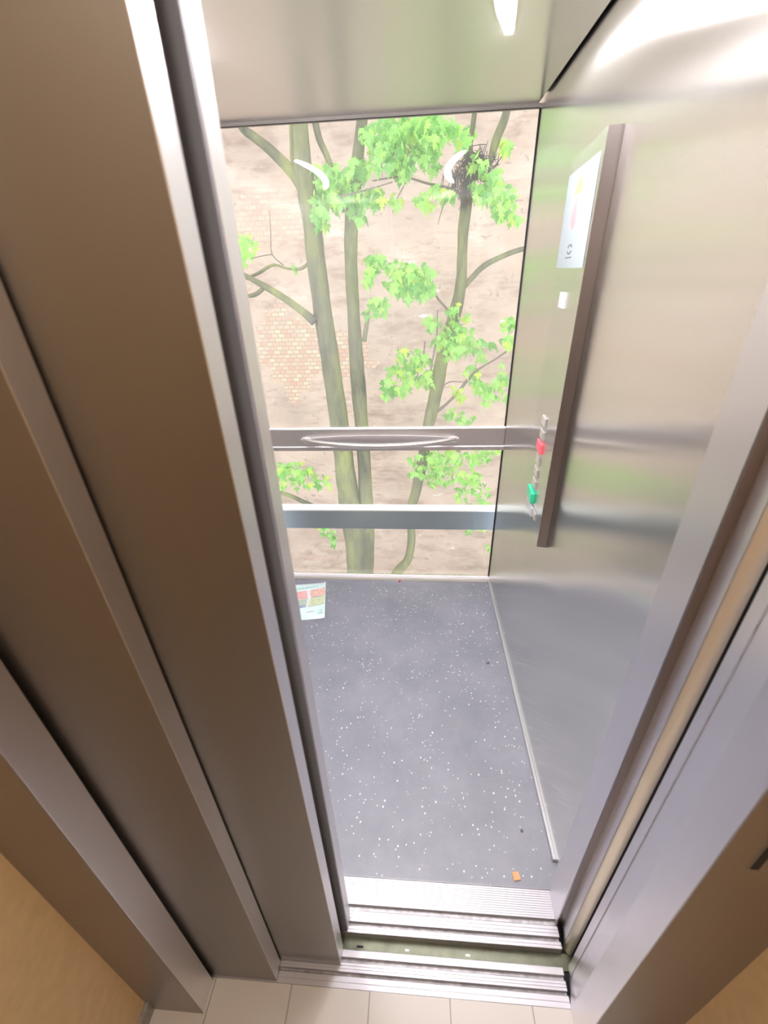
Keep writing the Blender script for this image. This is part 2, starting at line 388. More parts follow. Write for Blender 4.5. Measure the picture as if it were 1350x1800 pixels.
M_btn = plain('grey_button', (0.62, 0.60, 0.57), .35, .6); M_mark = plain('black_print', (.02, .02, .025), .6)
M_red = plain('red_button', (.85, .12, .17), .35); M_green = plain('green_button', (0.03, .50, .27), .35); M_lblue = plain('navy_print', (.05, .06, .16), .6)
M_amber = plain('amber_print', (.85, .48, .08), .5); M_paper = plain('white_label', (.55, .56, .60), .5)
def button(z0, z1, m, label, s0=.142, s1=.198, d=.006, mark=M_mark, grp='lift buttons'):
    b = wedge_plate('button', s0, s1, z0, z1, 0, d, m, CP, bevel=.0012, label=label)
    zc = (z0+z1)/2; sc = (s0+s1)/2+.008
    k = wedge_plate('button_mark', sc-.007, sc+.010, zc-.010, zc+.006, d, d+.0006, mark)
    k.parent = b; k.matrix_parent_inverse = b.matrix_parent_inverse.copy()
    return b
for z1, nm in ((1.186, 'topmost grey button'), (1.141, 'second grey button from the top')): button(z1-.030, z1, M_btn, nm)
button(1.066, 1.100, M_red, 'red lift button', .136, .205, .009)
for z1, nm in ((1.052, 'grey button below the red one'), (1.006, 'middle grey button'), (.963, 'grey button above the green one')): button(z1-.030, z1, M_btn, nm)
button(.880, .918, M_green, 'raised green lift button', .138, .224, .014)
button(.826, .854, M_btn, 'small grey button at far end of bottom row', .222, .262, .004)
bell = button(.826, .864, M_paper, 'white alarm button with amber bell', .139, .205, .007, mark=M_amber)
k = wedge_plate('bell_symbol', 0, 0, 0, 0, .007, .0080, M_amber, shape=[(.160, .833), (.188, .833), (.184, .841), (.181, .853), (.174, .858), (.167, .853), (.164, .841)])
k.parent = bell; k.matrix_parent_inverse = bell.matrix_parent_inverse.copy()
button(.842, .870, M_btn, 'small grey button at near end of bottom row', .078, .122, .004, mark=M_lblue)
wedge_plate('display_tag', .146, .214, 1.508, 1.549, 0, .005, M_paper, CP, bevel=.001, label='small white tag above the buttons')
wedge_plate('screw', .06, .066, 1.588, 1.594, 0, .001, M_aludark, CP)
# notice on the panel
N_ = thing('notice', 'pale blue-white notice sheet stuck at the top of the control panel', 'notice', cp(.18, 1.61, .001))
M_sheet = plain('pale_sheet', (.27, .31, .33), .5, 0, .4)
ps = [(.014, 1.608), (.345, 1.612), (.345, 1.842), (.022, 1.836)]
bm = bmesh.new(); a = [bm.verts.new(cp(s, z, .0008)) for s, z in ps]; b = [bm.verts.new(cp(s, z, .0016)) for s, z in ps]
bm.faces.new(a); bm.faces.new(b[::-1])
for i in range(4): bm.faces.new((a[i], a[(i+1) % 4], b[(i+1) % 4], b[i]))
adopt(N_, obj('sheet', bm, M_sheet))
def nshape(name, pts, m, d=.0017, **p):
    o = wedge_plate(name, 0, 0, 0, 0, d, d+.0003, m, N_, shape=pts, **p)
M_pale_y = plain('pale_yellow_print', (.31, .34, .14), .6); M_pale_r = plain('pale_red_print', (.40, .22, .23), .6); M_grey = plain('grey_print', (.06, .065, .08), .6)
nshape('yellow_triangle', [(.145, 1.782), (.235, 1.782), (.215, 1.805), (.19, 1.823), (.165, 1.805)], M_pale_y, label='pale yellow warning shape')
nshape('red_flame', [(.19, 1.702), (.215, 1.705), (.232, 1.72), (.228, 1.742), (.215, 1.756), (.205, 1.778), (.190, 1.757), (.178, 1.742), (.170, 1.72)], M_pale_r, label='faded red flame shape')
for part in (0, 1):
    ring = []
    R0, R1 = .030, .020
    a0, a1 = (20, 160) if part == 0 else (200, 340)
    o_ = [(.192+R0*math.cos(math.radians(q)), 1.655+R0*.42*math.sin(math.radians(q))) for q in range(a0, a1+1, 14)]
    i_ = [(.192+R1*math.cos(math.radians(q)), 1.655+R1*.45*math.sin(math.radians(q))) for q in range(a1, a0-1, -14)]
    nshape('ring_emblem', o_+i_, M_grey, label='dark grey ring emblem')
nshape('caption_smudge', [(.155, 1.634), (.235, 1.634), (.235, 1.6365), (.155, 1.6365)], M_grey)

# ================================================================== SILLS
def sill(name, label, x0, x1, prof, grooves):
    T = thing(name, label, 'sill', ((x0+x1)/2, prof[0][0], 0))
    bm = bmesh.new(); prism_x(bm, prof, x0, x1); a = obj('sill_body', bm, M_alu); kids = [a]
    for y0, y1, z in grooves:
        kids.append(bx('guide_groove', x0+.001, x1-.001, y0+.0003, y1-.0003, z, z+.0012, M_aludark, label='dull dirty guide groove'))
    adopt(T, *kids)
def ribs(ya, yb, n, top=0.0, dep=.0016):
    out = []; w_ = (yb-ya)/n
    for i in range(n):
        y = ya+i*w_
        out += [(y, top), (y+w_*.72, top), (y+w_*.76, top-dep), (y+w_*.96, top-dep)]
    out.append((yb, top)); return out
prof = [(.457, -.03)] + [(.457, -.001)] + ribs(.458, .472, 2, 0) + [(.472, -.014), (.4815, -.014)] + ribs(.4815, .5045, 3, 0) + [(.5045, -.014), (.519, -.014)] + ribs(.519, .5835, 12, 0) + [(.5838, 0.002), (.5845, .002), (.5845, -.03)]
sill('car_door_sill', 'ribbed aluminium door sill at the edge of the lift car floor', -.72, .403, prof, [(.472, .4815, -.014), (.5045, .519, -.014)])
prof = [(.349, -.03), (.349, -.001)] + ribs(.350, .372, 2, 0) + [(.372, -.013), (.380, -.013)] + ribs(.380, .398, 3, 0) + [(.398, -.013), (.408, -.013)] + ribs(.408, .4225, 1, 0, .0008) + [(.4235, -.03)]
sill('landing_door_sill', 'ribbed aluminium sill on the tiled landing in front of the lift', -.95, .3935, prof, [(.372, .380, -.013), (.398, .408, -.013)])
st(bx('trim_4', -.95, .46, .4236, .4568, -.034, -.030, M_gap), 'dull greenish steel plate in the gap between the two sills', 'trim')
gp = bpy.data.objects['trim_4']
for x, w_ in ((-.155, .018), (.145, .012), (-.02, .010)):
    bx('grit', x, x+w_, .436, .440, -.030, -.028, M_black if w_ > .015 else M_skirt, gp)

# ================================================================== LANDING SIDE
st(bx('floor', -.66, .57, -1.62, .349, -.03, 0, M_tile), 'beige square floor tiles of the landing', 'floor')
st(bx('wall_left', -.72, -.66, -1.62, .30, -.03, 2.6, M_plaster_in), 'ochre painted wall left of the lift door', 'wall')
st(bx('wall_right', .555, .62, -1.62, .30, -.03, 2.6, M_plaster_in), 'ochre painted wall right of the lift door', 'wall')
M_backwall = plain('dimmed_plaster', (0.30, 0.255, 0.215), 0.8)  # greyer and darker than the side walls, to dim the steel's reflections
st(bx('wall_back', -.72, .62, -1.68, -1.62, -.03, 2.6, M_backwall), 'landing wall behind the viewer, darkened to dim reflections', 'wall')
st(bx('ceiling', -.72, .62, -1.68, .52, 2.6, 2.65, M_hallceil), 'landing ceiling', 'ceiling')
st(bx('baseboard_left', -.66, -.650, -1.62, .286, 0, .05, M_aludark), 'grey skirting along the ochre landing wall', 'baseboard')
# door frame
F1 = bmesh.new(); prism_z(F1, [(-.66, .287), (-.522, .287), (-.5215, .3435), (-.545, .3435), (-.545, .345), (-.66, .345)], 0, 2.6)
st(obj('trim_5', F1, M_frame, bevel=.002), 'brushed steel left jamb of the landing door frame', 'trim')
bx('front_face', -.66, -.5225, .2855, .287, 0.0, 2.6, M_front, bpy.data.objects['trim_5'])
F2 = bmesh.new(); prism_z(F2, [(.555, .290), (.392, .290), (.392, .35), (.4105, .4275), (.4135, .4295), (.46, .4305), (.555, .436)], 0, 2.6)
st(obj('trim_6', F2, M_frame, bevel=.0012), 'brushed steel right jamb of the landing door frame', 'trim')
tr6 = bpy.data.objects['trim_6']
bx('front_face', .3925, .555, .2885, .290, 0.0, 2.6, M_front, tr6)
bm = bmesh.new(); prism_z(bm, [(.4035, .3995), (.4038, .4012), (.4031, .4012), (.4030, .3995)], 0, 2.05)
obj('seam_line', bm, M_aludark, tr6)
st(bx('trim_7', -.66, .56, .287, .44, 2.09, 2.6, M_frame), 'brushed steel header of the landing door frame', 'trim')
st(bx('wall_front', -.95, -.66, .30, .34, -.03, 2.65, M_hallceil), 'wall beside the lift door frame', 'wall')
st(bx('wall_front', .555, .62, .30, .60, -.03, 2.65, M_hallceil), 'wall beside the right door frame', 'wall')
st(bx('wall_shaft', XL-.06, XR+.1, .44, .54, 2.20, 2.65, M_hallceil), 'shaft wall above the lift door', 'wall')
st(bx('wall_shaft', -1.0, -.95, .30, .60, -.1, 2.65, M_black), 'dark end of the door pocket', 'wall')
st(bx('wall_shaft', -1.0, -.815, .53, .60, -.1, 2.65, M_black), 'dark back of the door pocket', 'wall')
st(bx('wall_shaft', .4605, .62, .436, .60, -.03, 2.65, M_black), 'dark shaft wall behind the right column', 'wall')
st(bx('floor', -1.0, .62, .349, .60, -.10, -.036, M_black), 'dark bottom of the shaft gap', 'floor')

# call plate slot on the right jamb
CS = thing('call_indicator', 'narrow black indicator slot on the right door jamb', 'indicator', (.442, .2885, .91))
bm = bmesh.new(); box(bm, .4365, .4475, .2865, .2885, .913, 1.10); a = obj('black_slot', bm, M_black, bevel=.0008)
bm = bmesh.new(); box(bm, .4345, .4495, .2875, .2885, .909, 1.104); b_ = obj('rim', bm, M_front, bevel=.0005)
adopt(CS, a, b_)

# doors
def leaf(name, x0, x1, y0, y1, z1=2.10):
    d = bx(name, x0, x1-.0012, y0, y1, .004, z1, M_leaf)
    e = bx('edge_strip', x1-.0012, x1, y0+.0004, y1, .004, z1, M_edge, label='closing edge in lighter steel, brightened as if lit')
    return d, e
D1 = bpy.data.objects.new('door_1', None); C.objects.link(D1); D1.location = (-.5, .37, 0); st(D1, 'half open steel landing door of two sliding leaves', 'door')
for nm, a in (('slow_leaf', (-.93, -.3535, .353, .388)), ('fast_leaf', (-.72, -.1900, .392, .4285))):
    d, e = leaf(nm, *a)
    adopt(D1, d, e)
    e.parent = d; e.matrix_parent_inverse = Matrix.Identity(4); d.matrix_parent_inverse = Matrix.Translation(-D1.location)
bx_ = bx('bottom_guide', -.70, -.2, .4, .406, -.011, .004, M_black); adopt(D1, bx_)
D2 = bpy.data.objects.new('door_2', None); C.objects.link(D2); D2.location = (-.5, .48, 0); st(D2, 'half open steel door of the lift car with a dark rubber edge', 'door')
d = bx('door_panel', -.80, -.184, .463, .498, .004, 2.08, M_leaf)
e = bx('edge_strip', -.184, -.1805, .4635, .4985, .004, 2.08, M_edge, bevel=.0008, label='closing edge brightened in colour as if lit')
g = bx('rubber_seal', -.212, -.1815, .4575, .4632, .004, 2.08, M_dim, bevel=.001, label='dark blue-grey rubber sealing strip')
adopt(D2, d, e, g)

# ================================================================== SMALL THINGS ON THE FLOOR
def flyer():
    T = thing('flyer', 'pale blue printed flyer with small house and garden pictures lying on the lift floor', 'flyer', (-.6, 1.83, 0))
    c = [Vector((-.722, 1.959)), Vector((-.534, 1.992)), Vector((-.484, 1.696)), Vector((-.645, 1.669))]
    def uv(u, v):       # u right, v down
        a = c[0].lerp(c[1], u); b = c[3].lerp(c[2], u); q = a.lerp(b, v); return q
    def lift(u, v): return .0012 + .010*max(0, (.12-v)/.12)**2*(1-u*.3) + .006*max(0, (u-.85)/.15)**2
    M1 = plain('pale_blue_paper', (.70, .86, .88), .5)
    bm = bmesh.new(); n = 12; g = [[bm.verts.new((*uv(i/n, j/n), lift(i/n, j/n))) for i in range(n+1)] for j in range(n+1)]
    for j in range(n):
        for i in range(n): bm.faces.new((g[j][i], g[j][i+1], g[j+1][i+1], g[j+1][i]))
    s = obj('sheet', bm, M1, smooth=True); sm = s.modifiers.new('t', 'SOLIDIFY'); sm.thickness = .0004
    kids = [s]
    def patch(nm, pts, col):
        dz = .0012 + .0008*len(kids)*.5
        bm = bmesh.new(); vs = [bm.verts.new((*uv(u, v), lift(u, v)+dz)) for u, v in pts]; bm.faces.new(vs)
        lo = [bm.verts.new(v.co - Vector((0, 0, .0006))) for v in vs]; bm.faces.new(lo[::-1]); q_ = len(vs)
        for k_ in range(q_): bm.faces.new((vs[k_], vs[(k_+1) % q_], lo[(k_+1) % q_], lo[k_]))
        kids.append(obj(nm, bm, plain('print_'+nm, col, .6, nscale=90, namp=.25)))
    patch('red_house_picture', [(.03, .2), (.40, .17), (.44, .4), (.04, .43)], (.78, .42, .42))
    patch('red_roof_picture', [(.50, .17), (.98, .15), (.98, .37), (.52, .40)], (.70, .46, .40))
    patch('garden_picture', [(.04, .45), (.44, .42), (.36, .66), (.08, .68)], (.42, .52, .42))
    patch('blue_strip', [(.06, .60), (.385, .59), (.36, .66), (.08, .68)], (.30, .36, .50))
    patch('terrace_picture', [(.53, .42), (.98, .40), (.97, .62), (.44, .66)], (.55, .62, .42))
    patch('white_divider', [(.44, .17), (.49, .17), (.54, .41), (.42, .66), (.36, .66), (.46, .42)], (.88, .9, .92))
    patch('title_smudge', [(.10, .09), (.75, .06), (.75, .10), (.10, .13)], (.45, .70, .68))
    patch('caption_smudge', [(.40, .80), (.66, .78), (.66, .80), (.40, .82)], (.50, .60, .68))
    patch('green_badge', [(.76, .78), (.92, .77), (.92, .87), (.76, .88)], (.50, .74, .68))
    adopt(T, *kids)
flyer()
def flat(name, label, cat, pts, z, m, h):
    bm = bmesh.new(); prism_z(bm, pts, z, z+h); o = obj(name, bm, m, bevel=.0006); o['label'] = label; o['category'] = cat; return o
cxo = Vector((.322, .612))
def rq(c, w_, h_, a): return [(c[0]+math.cos(a)*x*w_/2 - math.sin(a)*y*h_/2, c[1]+math.sin(a)*x*w_/2+math.cos(a)*y*h_/2) for x, y in ((-1, -1), (1, -1), (1, 1), (-1, 1))]
flat('wood_chip', 'small orange-brown chip on the lift floor near the sill', 'chip', rq((.312, .611), .020, .021, .15), 0.0002, plain('orange_chip', (.72, .36, .17), .6, nscale=100, namp=.15), .004)
M_peb = plain('dark_pebble', (.10, .10, .11), .8)
def pebble(x, y, r, label, m=M_peb, nm='pebble', cat='pebble'):
    bm = bmesh.new(); bmesh.ops.create_icosphere(bm, subdivisions=2, radius=r)
    for v in bm.verts: v.co *= 1+.25*mnoise.noise(v.co*160+Vector((x*50, y, 0))); v.co.z *= .55; v.co += Vector((x, y, r*.55))
    o = obj(nm, bm, m, smooth=True); o['label'] = label; o['category'] = cat
pebble(.345, 1.425, .0062, 'tiny dark pebble on the lift floor towards the right wall, below the window')
pebble(.355, .735, .0045, 'tiny dark crumb on the lift floor near the front right corner', nm='crumb', cat='crumb')
M_redp = plain('red_scrap', (.75, .04, .08), .4)
bm = bmesh.new(); box(bm, -.098, -.090, YB-.044, YB-.0402, .002, .013); box(bm, -.090, -.082, YB-.044, YB-.0402, .009, .014)
o = obj('red_scrap', bm, M_redp, bevel=.0006); o['label'] = 'tiny red scrap against the steel skirting under the window'; o['category'] = 'scrap'

# ================================================================== OUTSIDE
# horizontal beam of the shaft outside the lower window
BM_ = thing('shaft_beam', 'blue-grey painted horizontal steel beam outside the lower window', 'beam', (0, 2.2, .33))
bz1, bz0 = at(680, 898, 2.2).z, at(680, 930, 2.2).z
a = bx('beam_web', -2.2, 2.2, 2.20, 2.26, bz0, bz1, M_beam, bevel=.002)
b_ = bx('top_flange', -2.2, 2.2, 2.192, 2.27, bz1, bz1+.007, M_white_edge, bevel=.001, label='top edge painted white as a highlight')
adopt(BM_, a, b_)

YW = 8.5
def oldwall():
    M, nt, b = mat('weathered_plaster_and_brick'); L = nt.links
    t = nt.nodes.new('ShaderNodeTexCoord')
    def noise(sc, det=6, rough=.6, scale=(1, 1, 1)):
        mp = nt.nodes.new('ShaderNodeMapping'); mp.inputs['Scale'].default_value = scale
        n = nt.nodes.new('ShaderNodeTexNoise'); n.inputs['Scale'].default_value = sc; n.inputs['Detail'].default_value = det; n.inputs['Roughness'].default_value = rough
        L.new(t.outputs['Object'], mp.inputs['Vector']); L.new(mp.outputs[0], n.inputs['Vector']); return n.outputs[0]
    def ramp(x, els):
        r = nt.nodes.new('ShaderNodeValToRGB'); cr = r.color_ramp
        while len(cr.elements) < len(els): cr.elements.new(.5)
        for e_, (p, c) in zip(cr.elements, els): e_.position = p; e_.color = (*c, 1)
        L.new(x, r.inputs[0]); return r.outputs[0]
    def mix(f, a_, b__, mode='MIX', fv=None):
        m_ = nt.nodes.new('ShaderNodeMix'); m_.data_type = 'RGBA'; m_.blend_type = mode
        if fv is None: L.new(f, m_.inputs['Factor'])
        else: m_.inputs['Factor'].default_value = fv
        L.new(a_, m_.inputs['A'])
        if isinstance(b__, tuple): m_.inputs['B'].default_value = (*b__, 1)
        else: L.new(b__, m_.inputs['B'])
        return m_.outputs['Result']
    base = ramp(noise(.9, 8, .62, (1, 1, 1.5)), [(.30, (.47, .36, .295)), (.46, (.57, .435, .35)), (.60, (.64, .49, .40)), (.74, (.74, .62, .54))])
    bands = ramp(noise(1.8, 9, .75, (.6, 1, 1.9)), [(.34, (.70, .64, .62)), (.50, (1, 1, 1)), (.70, (1.0, .97, .95))])
    c = mix(None, base, bands, 'MULTIPLY', 1.0)
    ero = ramp(noise(2.6, 10, .78, (.55, 1, 1.8)), [(.36, (1, 1, 1)), (.41, (0, 0, 0))])
    c = mix(ero, c, (.36, .27, .225))
    sp = ramp(noise(9, 4, .6), [(.30, (1, 1, 1)), (.36, (0, 0, 0))])
    c = mix(sp, c, (.40, .31, .27))
    wh = ramp(noise(3.0, 7, .7, (.7, 1, 1.6)), [(.64, (0, 0, 0)), (.68, (1, 1, 1))])
    c = mix(wh, c, (.76, .70, .67))
    # brick where the plaster fell off
    sw = nt.nodes.new('ShaderNodeSeparateXYZ'); L.new(t.outputs['Object'], sw.inputs[0])
    cb = nt.nodes.new('ShaderNodeCombineXYZ'); L.new(sw.outputs['X'], cb.inputs[0]); L.new(sw.outputs['Z'], cb.inputs[1])
    br = nt.nodes.new('ShaderNodeTexBrick'); br.inputs['Scale'].default_value = 1; br.inputs['Brick Width'].default_value = .125; br.inputs['Row Height'].default_value = .074
    br.inputs['Mortar Size'].default_value = .010; br.inputs['Bias'].default_value = -.1
    br.inputs['Color1'].default_value = (.74, .56, .40, 1); br.inputs['Color2'].default_value = (.66, .34, .25, 1); br.inputs['Mortar'].default_value = (.44, .36, .30, 1)
    L.new(cb.outputs[0], br.inputs['Vector'])
    nz = noise(1.8, 6, .65)
    total = None
    for (u, v, ru, rv) in ((510, 618, 62, 62), (612, 622, 30, 42), (470, 385, 75, 50), (590, 640, 60, 14)):
        p = at(u, v, YW); rx = ru*pxm(YW); rz = rv*pxm(YW)*1.05
        def lin(out, c0, r):
            m1 = nt.nodes.new('ShaderNodeMath'); m1.operation = 'MULTIPLY_ADD'; m1.inputs[1].default_value = 1/r; m1.inputs[2].default_value = -c0/r; L.new(out, m1.inputs[0])
            m2 = nt.nodes.new('ShaderNodeMath'); m2.operation = 'MULTIPLY'; L.new(m1.outputs[0], m2.inputs[0]); L.new(m1.outputs[0], m2.inputs[1]); return m2.outputs[0]
        ad = nt.nodes.new('ShaderNodeMath'); ad.operation = 'ADD'; L.new(lin(sw.outputs['X'], p.x, rx), ad.inputs[0]); L.new(lin(sw.outputs['Z'], p.z, rz), ad.inputs[1])
        n2 = nt.nodes.new('ShaderNodeMath'); n2.operation = 'MULTIPLY_ADD'; n2.inputs[1].default_value = 5.0; n2.inputs[2].default_value = -2.5; L.new(nz, n2.inputs[0])
        a3 = nt.nodes.new('ShaderNodeMath'); a3.operation = 'ADD'; L.new(ad.outputs[0], a3.inputs[0]); L.new(n2.outputs[0], a3.inputs[1])
        lt = nt.nodes.new('ShaderNodeMapRange'); lt.inputs['From Min'].default_value = 1.0; lt.inputs['From Max'].default_value = .8 if v != 385 else .0
        L.new(a3.outputs[0], lt.inputs['Value'])
        if v == 385:
            lt.inputs['To Max'].default_value = .45
        if total is None: total = lt.outputs[0]
        else:
            mm = nt.nodes.new('ShaderNodeMath'); mm.operation = 'MAXIMUM'; L.new(total, mm.inputs[0]); L.new(lt.outputs[0], mm.inputs[1]); total = mm.outputs[0]
    c = mix(total, c, br.outputs[0])
    L.new(c, b.inputs['Base Color']); b.inputs['Roughness'].default_value = .95; b.inputs['Specular IOR Level'].default_value = .1
    bp = nt.nodes.new('ShaderNodeBump'); bp.inputs['Strength'].default_value = .8; bp.inputs['Distance'].default_value = .04
    L.new(noise(2.0, 10, .7, (.5, 1, 1.8)), bp.inputs['Height']); L.new(bp.outputs[0], b.inputs['Normal'])
    return M
o = bx('building_wall', -14, 14, YW, YW+.4, -7, 6.5, oldwall()); o['label'] = 'old weathered plaster wall with patches of bare brick behind the trees'; o['category'] = 'building'
st(bx('ground', -14, 14, .62, YW, -7.2, -7, plain('courtyard_ground', (.34, .33, .27), .95, nscale=2, namp=.2)), 'courtyard ground far below', 'ground')

def bark_mat(name, c1, c2, c3):
    M, nt, b = mat(name); L = nt.links
    t = nt.nodes.new('ShaderNodeTexCoord'); mp = nt.nodes.new('ShaderNodeMapping'); mp.inputs['Scale'].default_value = (1, 1, .3)
    L.new(t.outputs['Object'], mp.inputs['Vector'])
    n = nt.nodes.new('ShaderNodeTexNoise'); n.inputs['Scale'].default_value = 3; n.inputs['Detail'].default_value = 9; n.inputs['Roughness'].default_value = .7
    L.new(mp.outputs[0], n.inputs['Vector'])
    r = nt.nodes.new('ShaderNodeValToRGB'); cr = r.color_ramp; cr.elements.new(.5)
    for e_, (p, c) in zip(cr.elements, ((.35, c1), (.5, c2), (.66, c3))): e_.position = p; e_.color = (*c, 1)
    L.new(n.outputs[0], r.inputs[0]); L.new(r.outputs[0], b.inputs['Base Color']); b.inputs['Roughness'].default_value = .9; b.inputs['Specular IOR Level'].default_value = .2
    bp = nt.nodes.new('ShaderNodeBump'); bp.inputs['Strength'].default_value = .5; bp.inputs['Distance'].default_value = .02
    n3 = nt.nodes.new('ShaderNodeTexNoise'); n3.inputs['Scale'].default_value = 30; n3.inputs['Detail'].default_value = 4; L.new(mp.outputs[0], n3.inputs['Vector'])
    L.new(n3.outputs[0], bp.inputs['Height']); L.new(bp.outputs[0], b.inputs['Normal'])
    return M
M_bark = bark_mat('mossy_bark', (.10, .10, .085), (.20, .20, .115), (.33, .345, .13))
M_twig = plain('twig_bark', (.20, .16, .14), .9)
def leaf_mat():
    M = bpy.data.materials.new('maple_leaves'); M.use_nodes = True; nt = M.node_tree; L = nt.links
    b = nt.nodes['Principled BSDF']; out = nt.nodes['Material Output']
    at_ = nt.nodes.new('ShaderNodeAttribute'); at_.attribute_name = 'tint'
    r = nt.nodes.new('ShaderNodeValToRGB'); cr = r.color_ramp; cr.elements.new(.5); cr.elements.new(.8)
    for e_, (p, c) in zip(cr.elements, ((0, (.22, .54, .14)), (.45, (.44, .80, .22)), (.8, (.58, .88, .22)), (1, (.68, .80, .14)))): e_.position = p; e_.color = (*c, 1)
    L.new(at_.outputs['Fac'], r.inputs[0]); L.new(r.outputs[0], b.inputs['Base Color']); b.inputs['Roughness'].default_value = .5; b.inputs['Specular IOR Level'].default_value = .3
    tl = nt.nodes.new('ShaderNodeBsdfTranslucent'); L.new(r.outputs[0], tl.inputs['Color'])
    mx = nt.nodes.new('ShaderNodeMixShader'); mx.inputs[0].default_value = .45; L.new(b.outputs[0], mx.inputs[1]); L.new(tl.outputs[0], mx.inputs[2]); L.new(mx.outputs[0], out.inputs['Surface'])
    return M
M_leaves = leaf_mat()
# palmate maple leaf outline, stalk at origin, tip towards +Y
half = [(0, 0), (.16, -.06), (.40, -.20), (.34, -.02), (.40, .08), (.66, .10), (.95, .26), (.66, .30), (.70, .52), (.44, .40), (.22, .38), (.30, .56), (.38, .74), (.20, .74), (.12, .94), (0, 1.18)]
outl = half + [(-x, y) for x, y in half[-2:0:-1]]
def add_leaf(bm, lay, p, size, rnd, tint):
    yaw = rnd.uniform(0, 2*PI); droop = rnd.uniform(.75, 1.45)
    d = Vector((math.cos(yaw)*math.cos(droop), math.sin(yaw)*math.cos(droop), -math.sin(droop)))
    s = d.cross(Vector((0, 0, 1))).normalized(); s = (Matrix.Rotation(rnd.uniform(-.5, .5), 3, d) @ s); n = s.cross(d)
    vs = []
    for x, y in outl:
        q = p + s*(x*size*.78) + d*(y*size) + n*(size*(-.22*abs(x) - .18*y*y))
        vs.append(bm.verts.new(q))
    c = bm.verts.new(p + d*(.42*size) + n*(size*.0))
    nn = len(vs)
    for v in vs + [c]: v[lay] = tint
    for i in range(nn): bm.faces.new((c, vs[i], vs[(i+1) % nn]))
def foliage(clusters, Y, seed, parent, kids):
    rnd = random.Random(seed); bm = bmesh.new(); lay = bm.verts.layers.float.new('tint')
    for cl in clusters:
        u, v, ru, rv = cl[:4]; dy = cl[4] if len(cl) > 4 else 0; tb = cl[5] if len(cl) > 5 else .42
        k = pxm(Y)
        n = max(4, int(ru*rv/10))
        for i in range(n):
            a = rnd.uniform(0, 2*PI); q = rnd.random()**.6
            c = at(u + math.cos(a)*q*ru*1.12, v-5 + math.sin(a)*q*rv*1.12, Y+dy+rnd.uniform(-.30, .30))
            add_leaf(bm, lay, c, rnd.uniform(.05, .105), rnd, min(1, max(0, tb+rnd.gauss(0, .30))))
    o = obj('foliage', bm, M_leaves, label='bright lime green young maple leaves'); kids.append(o)
def limb(name, pts, Y, kids, m=M_bark, seg=12, lump=.10, n=6, label=None):
    """pts: photo pixel x, y, width in px, depth offset"""
    P = []
    for u, v, wd_, *dy in pts:
        yy = Y + (dy[0] if dy else 0)
        c = at(u, v, yy)
        dist = (c-Vector((0, 0, CAM_H))).dot(FF)
        P.append((*c, wd_/2*dist/FPX))
    Q = spline(P, n)
    bm = bmesh.new(); tube(bm, [q[:3] for q in Q], [q[3] for q in Q], seg, lump=lump)
    o = obj(name, bm, m, smooth=True)
    if label: o['label'] = label
    kids.append(o); return o
YT = 5.4
